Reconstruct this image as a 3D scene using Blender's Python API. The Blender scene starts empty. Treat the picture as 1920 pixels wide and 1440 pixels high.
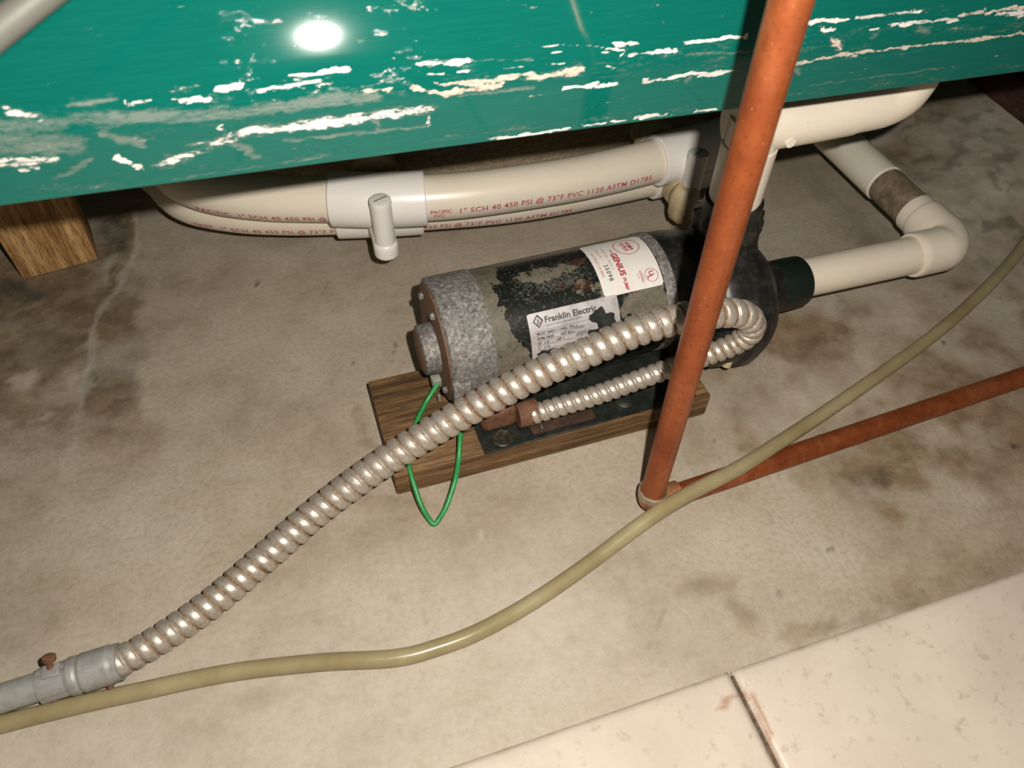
import bpy, bmesh, math, random
import numpy as np
from mathutils import Vector, Matrix
from math import sin, cos, pi, radians, sqrt

random.seed(7); np.random.seed(7)
sc = bpy.context.scene
COL = sc.collection

# ------------------------------------------------------------------ camera
CAM = Vector((0.0, 0.0, 0.75))
yaw, pitch, roll = 0.322079497, 0.866900197, 0.0392786
fw = Vector((sin(yaw)*cos(pitch), cos(yaw)*cos(pitch), -sin(pitch)))
rt = fw.cross(Vector((0, 0, 1))).normalized()
up = rt.cross(fw)
rt, up = rt*cos(roll)+up*sin(roll), up*cos(roll)-rt*sin(roll)
cam = bpy.data.cameras.new('camera')
cam.sensor_width = 36.0
cam.lens = 1421.64/1920*36
cam.clip_start = 0.01
cam.dof.use_dof = True
cam.dof.focus_distance = 0.84
cam.dof.aperture_fstop = 7.5
cam_o = bpy.data.objects.new('camera', cam)
m3 = Matrix((rt, up, -fw)).transposed()
cam_o.matrix_world = Matrix.Translation(CAM) @ m3.to_4x4()
COL.objects.link(cam_o)
sc.camera = cam_o

# ------------------------------------------------------------------ light: a dim room and the camera's own flash
w = bpy.data.worlds.new('world'); sc.world = w; w.use_nodes = True
bg = w.node_tree.nodes['Background']
bg.inputs[0].default_value = (1.0, 0.86, 0.68, 1); bg.inputs[1].default_value = 0.07
fl = bpy.data.lights.new('flash', 'POINT')
fl.energy = 40.0; fl.color = (1.0, 0.93, 0.84); fl.shadow_soft_size = 0.007
fl_o = bpy.data.objects.new('flash', fl)
fl_o.location = CAM + rt*0.055 + up*0.044
COL.objects.link(fl_o)

sc.view_settings.view_transform = 'Standard'
sc.view_settings.look = 'None'
sc.view_settings.exposure = 0.0
sc.view_settings.gamma = 1.0
sc.view_settings.use_curve_mapping = False

# ------------------------------------------------------------------ helpers
def link(o, parent=None):
    COL.objects.link(o)
    if parent: o.parent = parent
    return o
def mesh_obj(name, verts, faces, mat, parent=None, smooth=True):
    me = bpy.data.meshes.new(name)
    me.from_pydata([tuple(v) for v in verts], [], faces)
    me.validate(); me.update()
    if mat: me.materials.append(mat)
    if smooth: me.polygons.foreach_set('use_smooth', [True]*len(me.polygons))
    return link(bpy.data.objects.new(name, me), parent)
def bm_obj(name, bm, mat, parent=None, smooth=True, angle=40):
    me = bpy.data.meshes.new(name)
    bmesh.ops.recalc_face_normals(bm, faces=bm.faces)
    for f in bm.faces: f.smooth = smooth
    if smooth:
        for e in bm.edges:
            if len(e.link_faces) == 2 and e.calc_face_angle(0) > radians(angle): e.smooth = False
    bm.to_mesh(me); bm.free()
    if mat: me.materials.append(mat)
    return link(bpy.data.objects.new(name, me), parent)
def empty(name, loc=(0, 0, 0), rz=0):
    o = bpy.data.objects.new(name, None); o.location = loc; o.rotation_euler = (0, 0, rz)
    o.empty_display_size = 0.05
    COL.objects.link(o); return o
def tag(o, label=None, cat=None, group=None, kind=None):
    if label: o['label'] = label
    if cat: o['category'] = cat
    if group: o['group'] = group
    if kind: o['kind'] = kind
    return o
def box_bm(x0, x1, y0, y1, z0, z1, bev=0.0, seg=2, bm=None):
    bm2 = bmesh.new()
    bmesh.ops.create_cube(bm2, size=1)
    bmesh.ops.scale(bm2, vec=(x1-x0, y1-y0, z1-z0), verts=bm2.verts)
    bmesh.ops.translate(bm2, vec=((x0+x1)/2, (y0+y1)/2, (z0+z1)/2), verts=bm2.verts)
    if bev: bmesh.ops.bevel(bm2, geom=list(bm2.edges), offset=bev, segments=seg, affect='EDGES', profile=0.5)
    if bm is None: return bm2
    tmp = bpy.data.meshes.new('t'); bm2.to_mesh(tmp); bm.from_mesh(tmp); bm2.free(); bpy.data.meshes.remove(tmp)
    return bm
def lathe(prof, axis='x', n=48, center=(0, 0, 0), wob=None):
    """prof: list of (a, r) along axis -> verts, faces (closed where r == 0)"""
    V, F = [], []
    for i, (a, r) in enumerate(prof):
        for k in range(n):
            t = 2*pi*k/n
            rr = r*(1+(wob(a, t) if wob else 0))
            if axis == 'x': p = (a, -rr*cos(t), rr*sin(t))
            elif axis == 'z': p = (rr*cos(t), rr*sin(t), a)
            else: p = (rr*cos(t), a, rr*sin(t))
            V.append((p[0]+center[0], p[1]+center[1], p[2]+center[2]))
    for i in range(len(prof)-1):
        for k in range(n):
            k2 = (k+1) % n
            F.append((i*n+k, i*n+k2, (i+1)*n+k2, (i+1)*n+k))
    F.append(tuple(range(n))[::-1]); F.append(tuple(range((len(prof)-1)*n, len(prof)*n)))
    return V, F
def lathe_obj(name, prof, mat, parent=None, axis='x', n=48, center=(0, 0, 0), angle=35, wob=None):
    V, F = lathe(prof, axis, n, center, wob)
    bm = bmesh.new()
    vs = [bm.verts.new(v) for v in V]
    for f in F:
        try: bm.faces.new([vs[i] for i in f])
        except ValueError: pass
    return bm_obj(name, bm, mat, parent, True, angle)
def smooth_path(pts, ds=0.004, extra=None):
    """Catmull-Rom through pts, resampled evenly; pts rows may carry extra columns"""
    P = np.array(pts, float)
    P = np.vstack([2*P[0]-P[1], P, 2*P[-1]-P[-2]])
    out = []
    for i in range(1, len(P)-2):
        a, b, c, d = P[i-1:i+3]
        for t in np.linspace(0, 1, 24, endpoint=False):
            out.append(0.5*((2*b)+(-a+c)*t+(2*a-5*b+4*c-d)*t*t+(-a+3*b-3*c+d)*t**3))
    out.append(P[-2]); out = np.array(out)
    L = np.concatenate([[0], np.cumsum(np.linalg.norm(np.diff(out[:, :3], axis=0), axis=1))])
    n = max(2, int(L[-1]/ds)+1)
    s = np.linspace(0, L[-1], n)
    return np.stack([np.interp(s, L, out[:, k]) for k in range(out.shape[1])], 1), s
class Tube:
    """a swept tube; theta 0 = the tube's side, pi/2 = its upper side when level"""
    def __init__(self, pts, ds=0.004, level=False):
        self.P, self.s = smooth_path(pts, ds)
        X = self.P[:, :3]
        T = np.gradient(X, axis=0); T /= np.linalg.norm(T, axis=1)[:, None]
        self.T = T
        N = np.zeros_like(X); B = np.zeros_like(X)
        ref = np.array([0, 0, 1.0]) if abs(T[0][2]) < 0.9 else np.array([0, -1.0, 0])
        for i in range(len(X)):
            if level or i == 0:
                b = ref-T[i]*ref.dot(T[i])
            else:
                b = B[i-1]-T[i]*B[i-1].dot(T[i])
            b /= np.linalg.norm(b); B[i] = b; N[i] = np.cross(b, T[i])*-1
        self.N, self.B = N, B
    def at(self, s, th, r):
        f = lambda A: np.array([np.interp(s, self.s, A[:, k]) for k in range(3)])
        return f(self.P)+r*(cos(th)*f(self.N)+sin(th)*f(self.B))
    def s_at_x(self, x):
        return float(self.s[np.abs(self.P[:, 0]-x).argmin()])
    def build(self, name, rad, mat, parent=None, n=32, s0=None, s1=None, attr=None, caps=True, inner=None):
        idx = [i for i in range(len(self.s)) if (s0 is None or self.s[i] >= s0) and (s1 is None or self.s[i] <= s1)]
        th = np.linspace(0, 2*pi, n, endpoint=False)
        V = []; A = []
        for i in idx:
            for t in th:
                r = rad(self.s[i], t) if callable(rad) else rad
                V.append(self.P[i, :3]+r*(cos(t)*self.N[i]+sin(t)*self.B[i]))
                if attr: A.append(attr(self.s[i], t))
        F = []
        m = len(idx)
        for i in range(m-1):
            for k in range(n):
                k2 = (k+1) % n
                F.append((i*n+k, (i+1)*n+k, (i+1)*n+k2, i*n+k2))
        if caps:
            F.append(tuple(range(n))); F.append(tuple(range((m-1)*n, m*n))[::-1])
        o = mesh_obj(name, V, F, mat, parent)
        if caps:
            o.data.polygons[-1].use_smooth = False; o.data.polygons[-2].use_smooth = False
            try: o.data.set_sharp_from_angle(angle=radians(50))
            except Exception: pass
        if attr:
            a = o.data.attributes.new('wear', 'FLOAT', 'POINT'); a.data.foreach_set('value', A)
        bm = bmesh.new(); bm.from_mesh(o.data); bmesh.ops.recalc_face_normals(bm, faces=bm.faces); bm.to_mesh(o.data); bm.free()
        return o
def ring_obj(name, tube, s0, s1, r, mat, parent, n=40, bev=0.0015):
    """a sleeve around a tube"""
    prof = [(s0, r*0.8), (s0, r-bev), (s0+bev, r), (s1-bev, r), (s1, r-bev), (s1, r*0.8)]
    V, F = [], []
    for (s, rr) in prof:
        for k in range(n): V.append(tube.at(s, 2*pi*k/n, rr))
    # follow the bend between the two ends
    mid = 10
    V2 = []; rows = [prof[0], prof[1]]+[(s0+bev+(s1-s0-2*bev)*j/mid, r) for j in range(mid+1)]+[prof[4], prof[5]]
    for (s, rr) in rows:
        for k in range(n): V2.append(tube.at(s, 2*pi*k/n, rr))
    for i in range(len(rows)-1):
        for k in range(n):
            k2 = (k+1) % n; F.append((i*n+k, (i+1)*n+k, (i+1)*n+k2, i*n+k2))
    F.append(tuple(range(n))); F.append(tuple(range((len(rows)-1)*n, len(rows)*n))[::-1])
    bm = bmesh.new(); vs = [bm.verts.new(v) for v in V2]
    for f in F: bm.faces.new([vs[i] for i in f])
    return bm_obj(name, bm, mat, parent, True, 35)
def text_mesh(body, size, fat=0.0, align='LEFT', space=1.0, shear=0.0):
    cu = bpy.data.curves.new('t', 'FONT'); cu.body = body; cu.size = size; cu.offset = fat
    cu.align_x = align; cu.space_character = space; cu.shear = shear; cu.resolution_u = 3
    o = bpy.data.objects.new('t', cu); COL.objects.link(o)
    dg = bpy.context.evaluated_depsgraph_get()
    me = bpy.data.meshes.new_from_object(o.evaluated_get(dg))
    V = [tuple(v.co) for v in me.vertices]; F = [tuple(p.vertices) for p in me.polygons]
    bpy.data.objects.remove(o); bpy.data.curves.remove(cu); bpy.data.meshes.remove(me)
    return V, F
def join(parts):
    V, F = [], []
    for v, f in parts:
        b = len(V); V += v; F += [tuple(i+b for i in q) for q in f]
    return V, F
def ringstroke(cx, cy, r, wd, n=36):
    V = []; F = []
    for k in range(n):
        t = 2*pi*k/n
        V += [(cx+(r-wd/2)*cos(t), cy+(r-wd/2)*sin(t), 0), (cx+(r+wd/2)*cos(t), cy+(r+wd/2)*sin(t), 0)]
    for k in range(n):
        a, b = 2*k, 2*((k+1) % n); F.append((a, a+1, b+1, b))
    return V, F
def polystroke(pts, wd):
    V = []; F = []
    for i, p in enumerate(pts):
        a = np.array(pts[max(0, i-1)], float); b = np.array(pts[min(len(pts)-1, i+1)], float)
        t = (b-a)/(np.linalg.norm(b-a)+1e-9); nn = np.array([-t[1], t[0]])*wd/2
        V += [(p[0]+nn[0], p[1]+nn[1], 0), (p[0]-nn[0], p[1]-nn[1], 0)]
    for i in range(len(pts)-1): F.append((2*i, 2*i+1, 2*i+3, 2*i+2))
    return V, F
def move(vf, dx, dy): return [(v[0]+dx, v[1]+dy, 0) for v in vf[0]], vf[1]

# ------------------------------------------------------------------ material helpers
class Mat:
    def __init__(self, name, rough=0.5, metal=0.0, color=(0.5, 0.5, 0.5), spec=0.5):
        self.m = bpy.data.materials.new(name); self.m.use_nodes = True
        self.t = self.m.node_tree; self.b = self.t.nodes['Principled BSDF']
        self.b.inputs['Roughness'].default_value = rough
        self.b.inputs['Metallic'].default_value = metal
        self.b.inputs['Base Color'].default_value = (*color, 1)
        self.b.inputs['Specular IOR Level'].default_value = spec
        self._co = None
    def put(self, sock, val):
        if hasattr(val, 'is_output') or isinstance(val, bpy.types.NodeSocket): self.t.links.new(val, sock)
        elif isinstance(val, tuple) and len(val) == 3 and sock.type == 'RGBA': sock.default_value = (*val, 1)
        else: sock.default_value = val
    def co(self):
        if not self._co:
            self._co = self.t.nodes.new('ShaderNodeTexCoord').outputs['Object']
        return self._co
    def mapped(self, scale=(1, 1, 1), rot=(0, 0, 0), loc=(0, 0, 0)):
        n = self.t.nodes.new('ShaderNodeMapping'); self.t.links.new(self.co(), n.inputs[0])
        n.inputs['Scale'].default_value = scale; n.inputs['Rotation'].default_value = rot; n.inputs['Location'].default_value = loc
        return n.outputs[0]
    def noise(self, scale, detail=4, rough=0.55, vec=None, dist=0.0):
        n = self.t.nodes.new('ShaderNodeTexNoise'); self.t.links.new(vec or self.co(), n.inputs['Vector'])
        n.inputs['Scale'].default_value = scale; n.inputs['Detail'].default_value = detail
        n.inputs['Roughness'].default_value = rough; n.inputs['Distortion'].default_value = dist
        return n.outputs['Fac']
    def voro(self, scale, feature='F1', vec=None, rnd=1.0):
        n = self.t.nodes.new('ShaderNodeTexVoronoi'); n.feature = feature
        self.t.links.new(vec or self.co(), n.inputs['Vector']); n.inputs['Scale'].default_value = scale
        n.inputs['Randomness'].default_value = rnd
        return n.outputs['Distance']
    def ramp(self, fac, stops):
        n = self.t.nodes.new('ShaderNodeValToRGB'); self.t.links.new(fac, n.inputs[0])
        e = n.color_ramp.elements
        while len(e) < len(stops): e.new(0.5)
        for k, (p, c) in enumerate(stops):
            e[k].position = p; e[k].color = (*c, 1) if isinstance(c, tuple) else (c, c, c, 1)
        return n.outputs[0]
    def math(self, op, a, b=0.0, clamp=False):
        n = self.t.nodes.new('ShaderNodeMath'); n.operation = op; n.use_clamp = clamp
        self.put(n.inputs[0], a); self.put(n.inputs[1], b); return n.outputs[0]
    def mix(self, fac, a, b, mode='MIX'):
        n = self.t.nodes.new('ShaderNodeMix'); n.data_type = 'RGBA'; n.blend_type = mode
        self.put(n.inputs[0], fac); self.put(n.inputs[6], a); self.put(n.inputs[7], b); return n.outputs[2]
    def attr(self, name):
        n = self.t.nodes.new('ShaderNodeAttribute'); n.attribute_name = name; return n
    def sep(self, sock):
        n = self.t.nodes.new('ShaderNodeSeparateXYZ'); self.t.links.new(sock, n.inputs[0]); return n.outputs
    def bump(self, h, strength=0.3, dist=0.002, prev=None):
        n = self.t.nodes.new('ShaderNodeBump'); n.inputs['Strength'].default_value = strength; n.inputs['Distance'].default_value = dist
        self.t.links.new(h, n.inputs['Height'])
        if prev is not None: self.t.links.new(prev, n.inputs['Normal'])
        self.t.links.new(n.outputs[0], self.b.inputs['Normal']); return n.outputs[0]
    def set(self, **k):
        for a, v in k.items(): self.put(self.b.inputs[{'color': 'Base Color', 'rough': 'Roughness', 'metal': 'Metallic', 'spec': 'Specular IOR Level', 'coat': 'Coat Weight'}[a]], v)
        return self.m

def seg_dist(px, py, pts):
    d = np.full(px.shape, 9.9)
    for (x0, y0), (x1, y1) in zip(pts[:-1], pts[1:]):
        vx, vy = x1-x0, y1-y0; L = vx*vx+vy*vy+1e-12
        t = np.clip(((px-x0)*vx+(py-y0)*vy)/L, 0, 1)
        d = np.minimum(d, np.hypot(px-x0-t*vx, py-y0-t*vy))
    return d
def vnoise(x, y, seed=0):
    """cheap value noise on arrays"""
    xi = np.floor(x).astype(np.int64); yi = np.floor(y).astype(np.int64)
    def h(a, b): return (np.sin(a*127.1+b*311.7+seed*74.7)*43758.5453) % 1.0
    fx = x-xi; fy = y-yi; fx = fx*fx*(3-2*fx); fy = fy*fy*(3-2*fy)
    return (h(xi, yi)*(1-fx)+h(xi+1, yi)*fx)*(1-fy)+(h(xi, yi+1)*(1-fx)+h(xi+1, yi+1)*fx)*fy
def fbm(x, y, seed=0):
    return (vnoise(x, y, seed)*0.5+vnoise(x*2.1, y*2.1, seed+1)*0.27+vnoise(x*4.3, y*4.3, seed+2)*0.15+vnoise(x*8.7, y*8.7, seed+3)*0.08)
def grid_mesh(name, X, Y, Z, mat, parent=None, cols=None, colname='mask'):
    """X, Y, Z: (ny, nx) arrays"""
    ny, nx = X.shape
    co = np.stack([X, Y, Z], -1).reshape(-1, 3).astype(np.float32)
    i = np.arange(ny*nx).reshape(ny, nx)
    q = np.stack([i[:-1, :-1], i[:-1, 1:], i[1:, 1:], i[1:, :-1]], -1).reshape(-1, 4).astype(np.int32)
    me = bpy.data.meshes.new(name)
    me.vertices.add(len(co)); me.vertices.foreach_set('co', co.ravel())
    me.loops.add(q.size); me.loops.foreach_set('vertex_index', q.ravel())
    me.polygons.add(len(q)); me.polygons.foreach_set('loop_start', np.arange(0, q.size, 4, dtype=np.int32))
    me.polygons.foreach_set('loop_total', np.full(len(q), 4, np.int32))
    me.update(calc_edges=True); me.validate()
    me.polygons.foreach_set('use_smooth', np.ones(len(q), bool))
    if cols is not None:
        a = me.attributes.new(colname, 'FLOAT_COLOR', 'POINT')
        a.data.foreach_set('color', np.concatenate([cols.reshape(-1, 3), np.ones((ny*nx, 1))], 1).astype(np.float32).ravel())
    me.materials.append(mat)
    return link(bpy.data.objects.new(name, me), parent)
CHIPS = [([(-0.17,0.0649),(-0.1538,0.0583)],0.00266,0),([(-0.1357,0.0649),(-0.1082,0.0658)],0.00262,1),([(-0.1028,0.0626),(-0.0897,0.0624)],0.00173,0),([(-0.0736,0.0607),(-0.0535,0.0598)],0.00215,0),([(-0.0439,0.0636),(-0.028,0.0653)],0.00256,0),([(-0.0204,0.0603),(0.023,0.0634)],0.00107,0),([(0.0275,0.0678),(0.044,0.0682)],0.00256,0),([(0.0026,0.0686),(0.0274,0.0671)],0.00051,0),([(-0.1792,0.057),(-0.1013,0.052),(-0.0514,0.0484),(0.002,0.0487),(0.0577,0.0487)],0.0058,1),([(-0.1839,0.0459),(-0.1423,0.0384)],0.0099,1),([(-0.1902,0.0318),(-0.1586,0.0302)],0.0032,0),([(-0.1802,0.0252),(-0.1689,0.0251)],0.00137,0),([(-0.1646,0.0154),(-0.1371,0.026)],0.00274,1),([(-0.1237,0.0444),(-0.101,0.0323)],0.00396,1),([(-0.1219,0.0258),(-0.1065,0.0152)],0.00223,0),([(-0.0962,0.0144),(-0.0802,0.0207),(-0.0573,0.0259),(-0.0338,0.0336),(-0.0049,0.0321),(0.0328,0.0329),(0.056,0.0341),(0.0993,0.0328)],0.00403,0),([(-0.0481,0.0339),(-0.0414,0.0245),(-0.0309,0.0141)],0.00348,1),([(-0.0486,0.039),(-0.0447,0.0334)],0.0026,0),([(0.0522,0.035),(0.0624,0.0206)],0.00349,1),([(0.0952,0.0316),(0.097,0.0198)],0.00221,0),([(0.0506,0.0521),(0.0695,0.0519)],0.00172,2),([(0.0868,0.0511),(0.1078,0.0444),(0.136,0.0455),(0.1523,0.0465)],0.0026,2),([(0.1043,0.0511),(0.1442,0.0505),(0.1771,0.0509)],0.00218,2),([(0.1688,0.0479),(0.2151,0.0508)],0.00269,2),([(0.0904,0.0657),(0.1292,0.0654)],0.00173,0),([(0.0973,0.0593),(0.1109,0.0586)],0.00095,0),([(0.1187,0.0585),(0.1286,0.0582)],0.0007,0),([(0.1897,0.0639),(0.2022,0.0646)],0.00099,0),([(0.2403,0.0654),(0.2598,0.0655)],0.00185,0),([(0.2536,0.0574),(0.2936,0.0574)],0.0014,0),([(0.2318,0.0607),(0.2383,0.0604)],0.00101,0),([(0.2346,0.0496),(0.2412,0.0489)],0.00209,2),([(0.2032,0.0376),(0.2272,0.0369)],0.0023,0),([(0.2317,0.036),(0.2451,0.0357)],0.00187,0),([(0.2697,0.0363),(0.3112,0.036),(0.3494,0.0353)],0.00215,0),([(0.3057,0.0299),(0.3119,0.0333)],0.00295,1),([(0.1818,0.0697),(0.2023,0.0689),(0.2233,0.067),(0.2491,0.0605),(0.2442,0.0549)],0.0004,0),([(0.0984,0.0684),(0.1772,0.0615)],0.00035,1),([(0.1526,0.0573),(0.2021,0.0568)],0.00035,0),([(0.2976,0.062),(0.3528,0.0616)],0.0012,0),([(0.3295,0.0622),(0.3528,0.0616)],0.00157,0),([(0.2986,0.053),(0.3646,0.0494)],0.00097,1),([(0.4093,0.0663),(0.4439,0.0658)],0.00157,0),([(0.4514,0.0659),(0.5125,0.0668)],0.00163,0),([(0.4202,0.0607),(0.4312,0.0602)],0.00159,0),([(0.4664,0.0563),(0.4742,0.056)],0.00088,0),([(0.4837,0.0584),(0.5127,0.0575),(0.5555,0.0572)],0.00168,0),([(0.539,0.0581),(0.5504,0.0563)],0.00234,0),([(0.5543,0.0606),(0.6207,0.0601)],0.0019,2),([(0.5941,0.0568),(0.6227,0.0557)],0.00215,0),([(0.4035,0.0348),(0.4279,0.0367),(0.4526,0.0387),(0.4843,0.0376),(0.5211,0.0385),(0.5539,0.0384),(0.5825,0.037),(0.6332,0.0382)],0.00169,2),([(0.4537,0.0362),(0.4634,0.0375)],0.00275,0),([(0.4325,0.0515),(0.4426,0.0442)],0.00268,2),([(0.4019,0.0322),(0.413,0.0253)],0.00264,1),([(0.4684,0.0503),(0.4758,0.0513)],0.00221,1),([(0.5141,0.0537),(0.5262,0.0501)],0.0023,1),([(0.1425,0.0012),(0.1887,0.0013)],0.00184,0),([(0.1886,0.0018),(0.2067,0.0017)],0.00094,0),([(0.2224,0.0029),(0.2386,0.0026)],0.00115,0),([(0.2455,0.0027),(0.2596,0.0022)],0.00116,0),([(0.2665,0.0032),(0.2999,0.0032)],0.00157,0),([(0.3195,0.0025),(0.342,0.0016)],0.00112,0),([(-0.089,0.0028),(0.0131,0.0046)],0.0009,1),([(0.427,0.0131),(0.5567,0.0139)],0.00109,1),([(0.1197,0.0413),(0.1774,0.0407)],0.00132,1),([(-0.0067,0.0229),(0.0945,0.0193)],0.00175,1)]
STAINS = [([(-0.267,1.099),(-0.261,1.043),(-0.263,0.998),(-0.286,0.937),(-0.309,0.881),(-0.32,0.857),(-0.316,0.815),(-0.321,0.777),(-0.328,0.742),(-0.325,0.714)],0.0048,1,0.9),([(-0.281,1.009),(-0.294,0.951),(-0.313,0.899),(-0.323,0.856)],0.0073,0,0.8),([(-0.279,1.102),(-0.274,1.046),(-0.281,1.009)],0.0212,0,0.8),([(-0.404,0.952),(-0.34,0.94),(-0.303,0.907)],0.0347,2,0.45),([(-0.447,0.969),(-0.418,0.955)],0.0305,2,0.8),([(-0.313,1.084),(-0.296,1.013)],0.0237,2,0.8),([(-0.38,0.843),(-0.346,0.813)],0.0368,0,0.6),([(-0.433,0.847),(-0.389,0.796)],0.0406,0,0.7),([(-0.408,0.737),(-0.351,0.704)],0.0266,0,0.55),([(-0.362,0.779),(-0.394,0.847)],0.0158,2,0.35),([(-0.302,0.977),(-0.29,0.989)],0.009,1,0.8),([(-0.36,0.923),(-0.308,0.955)],0.0103,1,0.35),([(-0.412,0.774),(-0.39,0.773)],0.0093,1,0.8),([(-0.375,0.711),(-0.36,0.711)],0.0075,1,0.6),([(-0.394,0.847),(-0.379,0.793)],0.0147,1,0.35),([(-0.439,0.901),(-0.402,0.934)],0.0067,1,0.4),([(-0.416,0.705),(-0.359,0.664)],0.0298,0,0.3),([(0.58,0.59),(0.653,0.591)],0.0358,0,0.85),([(0.582,0.558),(0.659,0.547)],0.0184,0,0.6),([(0.449,0.429),(0.508,0.482)],0.0195,0,0.5),([(0.556,0.362),(0.611,0.335)],0.0235,0,0.8),([(0.557,0.342),(0.578,0.34)],0.016,2,0.5),([(0.492,0.377),(0.527,0.374)],0.0219,0,0.35),([(0.696,0.453),(0.724,0.469)],0.0201,0,0.6),([(0.778,0.473),(0.827,0.46)],0.0182,0,0.7),([(0.854,0.504),(0.856,0.462)],0.0256,0,0.6),([(0.542,0.386),(0.597,0.379)],0.0179,0,0.35),([(0.715,0.321),(0.776,0.329)],0.0333,0,0.55),([(0.759,0.619),(0.777,0.58)],0.0358,1,0.7),([(0.501,0.457),(0.665,0.505)],0.0325,1,0.55),([(0.803,0.518),(0.834,0.468)],0.0256,1,0.5),([(0.666,0.411),(0.686,0.451)],0.0194,1,0.4),([(0.343,0.28),(0.301,0.283)],0.0145,0,0.5),([(0.339,0.253),(0.344,0.234)],0.0142,0,0.55),([(0.377,0.204),(0.43,0.209)],0.0113,0,0.6),([(0.422,0.196),(0.491,0.203)],0.0076,2,0.25),([(0.517,0.202),(0.678,0.214)],0.0259,0,0.45),([(0.604,0.228),(0.697,0.236)],0.0304,0,0.35),([(0.43,0.209),(0.362,0.199)],0.0064,1,0.35),([(0.177,0.214),(0.287,0.204)],0.0359,0,0.15),([(0.069,0.337),(0.224,0.337)],0.0385,1,0.35),([(0.093,0.408),(0.174,0.428)],0.0272,0,0.25),([(-0.093,0.409),(0.054,0.448)],0.0195,0,0.15),([(1.069,0.975),(1.05,0.722)],0.1012,0,0.6),([(1.101,0.896),(1.085,0.713)],0.0763,0,0.5),([(0.979,0.928),(0.995,0.842)],0.0195,2,0.4),([(1.032,0.848),(1.089,0.866)],0.0105,2,0.5),([(1.116,0.945),(1.101,0.896)],0.0089,1,0.7),([(1.178,0.965),(1.158,0.881)],0.0341,1,0.3),([(0.77,0.345),(0.77,0.34)],0.0069,2,1.0),([(0.802,0.516),(0.803,0.515)],0.0043,2,1.0),([(0.415,0.448),(0.415,0.448)],0.003,2,0.9),([(0.469,0.278),(0.471,0.277)],0.0034,2,0.8),([(0.394,0.251),(0.394,0.249)],0.0039,2,0.5),([(0.259,0.258),(0.269,0.267),(0.247,0.238),(0.215,0.225)],0.0013,0,0.5),([(0.031,0.36),(0.013,0.273)],0.001,0,0.35),([(-0.004,0.355),(0.001,0.351)],0.0045,0,0.4),([(0.067,0.72),(0.06,0.682)],0.0012,2,0.7),([(-0.014,0.829),(-0.002,0.849),(0.003,0.871)],0.0014,2,0.5),([(0.104,0.426),(0.106,0.398)],0.001,1,0.8),([(-0.229,0.747),(-0.212,0.771)],0.0013,1,0.7),([(-0.311,0.756),(-0.309,0.755)],0.0028,2,1.0),([(-0.1,0.88),(-0.099,0.878)],0.0022,2,0.9),([(-0.097,0.886),(-0.096,0.884)],0.0027,2,0.6),([(0.011,0.695),(0.012,0.693)],0.0016,2,0.9),([(-0.161,0.302),(-0.126,0.297)],0.0106,0,0.4),([(-0.0,0.485),(0.032,0.461)],0.0176,0,0.35),([(0.014,0.602),(0.001,0.492)],0.0076,0,0.4),([(-0.169,1.018),(0.073,0.901)],0.0141,2,0.15),([(-0.231,1.022),(0.057,0.81)],0.0839,1,0.12),([(-0.398,0.549),(-0.259,0.414)],0.0402,1,0.12),([(-0.38,0.393),(-0.355,0.424)],0.0357,2,0.1),([(0.427,0.487),(0.449,0.517)],0.0233,1,0.3),([(0.821,0.969),(0.84,0.709)],0.0324,2,0.2)]
TSTAINS = [([(0.269,0.158),(0.303,0.163),(0.308,0.141),(0.301,0.114)],0.0035,0,0.8),([(0.298,0.154),(0.31,0.156)],0.003,0,0.6),([(0.438,0.161),(0.446,0.163)],0.0048,0,0.5),([(0.48,0.125),(0.515,0.122)],0.0031,0,0.3),([(0.573,0.159),(0.577,0.155)],0.0055,0,0.3),([(0.097,0.174),(0.122,0.171)],0.0024,0,0.3),([(0.127,0.156),(0.136,0.154)],0.0034,0,0.4),([(0.237,0.177),(0.288,0.178)],0.002,0,0.25)]

# ------------------------------------------------------------------ materials
def mat_concrete():
    M = Mat('concrete', 0.75, 0, spec=0.35)
    n1 = M.noise(5, 6, 0.6); n2 = M.noise(26, 6, 0.65); n3 = M.noise(160, 3, 0.6); n4 = M.noise(700, 2, 0.5)
    base = M.ramp(n1, [(0.3, (0.235, 0.19, 0.13)), (0.5, (0.355, 0.30, 0.225)), (0.7, (0.455, 0.41, 0.335))])
    base = M.mix(M.ramp(n2, [(0.4, 0.0), (0.72, 0.6)]), base, (0.43, 0.37, 0.30))
    base = M.mix(M.ramp(n3, [(0.3, 0.35), (0.55, 0.0)]), base, (0.22, 0.18, 0.13))
    base = M.mix(M.ramp(n4, [(0.62, 0.0), (0.75, 0.35)]), base, (0.62, 0.57, 0.48))
    s = M.attr('mask'); ch = M.sep(s.outputs['Color'])
    nb = M.noise(45, 6, 0.7)
    def gate(c, lo, hi):
        return M.ramp(M.math('MULTIPLY', c, M.ramp(nb, [(0.2, 0.35), (0.6, 1.0)])), [(lo, 0.0), (hi, 1.0)])
    base = M.mix(M.math('MULTIPLY', gate(ch[0], 0.03, 0.62), 0.85), base, M.ramp(n2, [(0.35, (0.13, 0.085, 0.042)), (0.65, (0.25, 0.17, 0.095))]))
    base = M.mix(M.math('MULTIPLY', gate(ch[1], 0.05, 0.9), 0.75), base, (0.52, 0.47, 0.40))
    base = M.mix(gate(ch[2], 0.05, 0.9), base, (0.055, 0.05, 0.035))
    sp = M.voro(190); base = M.mix(M.ramp(sp, [(0.05, 0.5), (0.11, 0.0)]), base, (0.12, 0.10, 0.075))
    M.bump(M.math('ADD', M.math('MULTIPLY', n3, 0.6), M.math('MULTIPLY', n2, 1.2)), 0.35, 0.0025)
    return M.set(color=base, rough=M.ramp(n2, [(0.3, 0.6), (0.7, 0.85)]))
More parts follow.
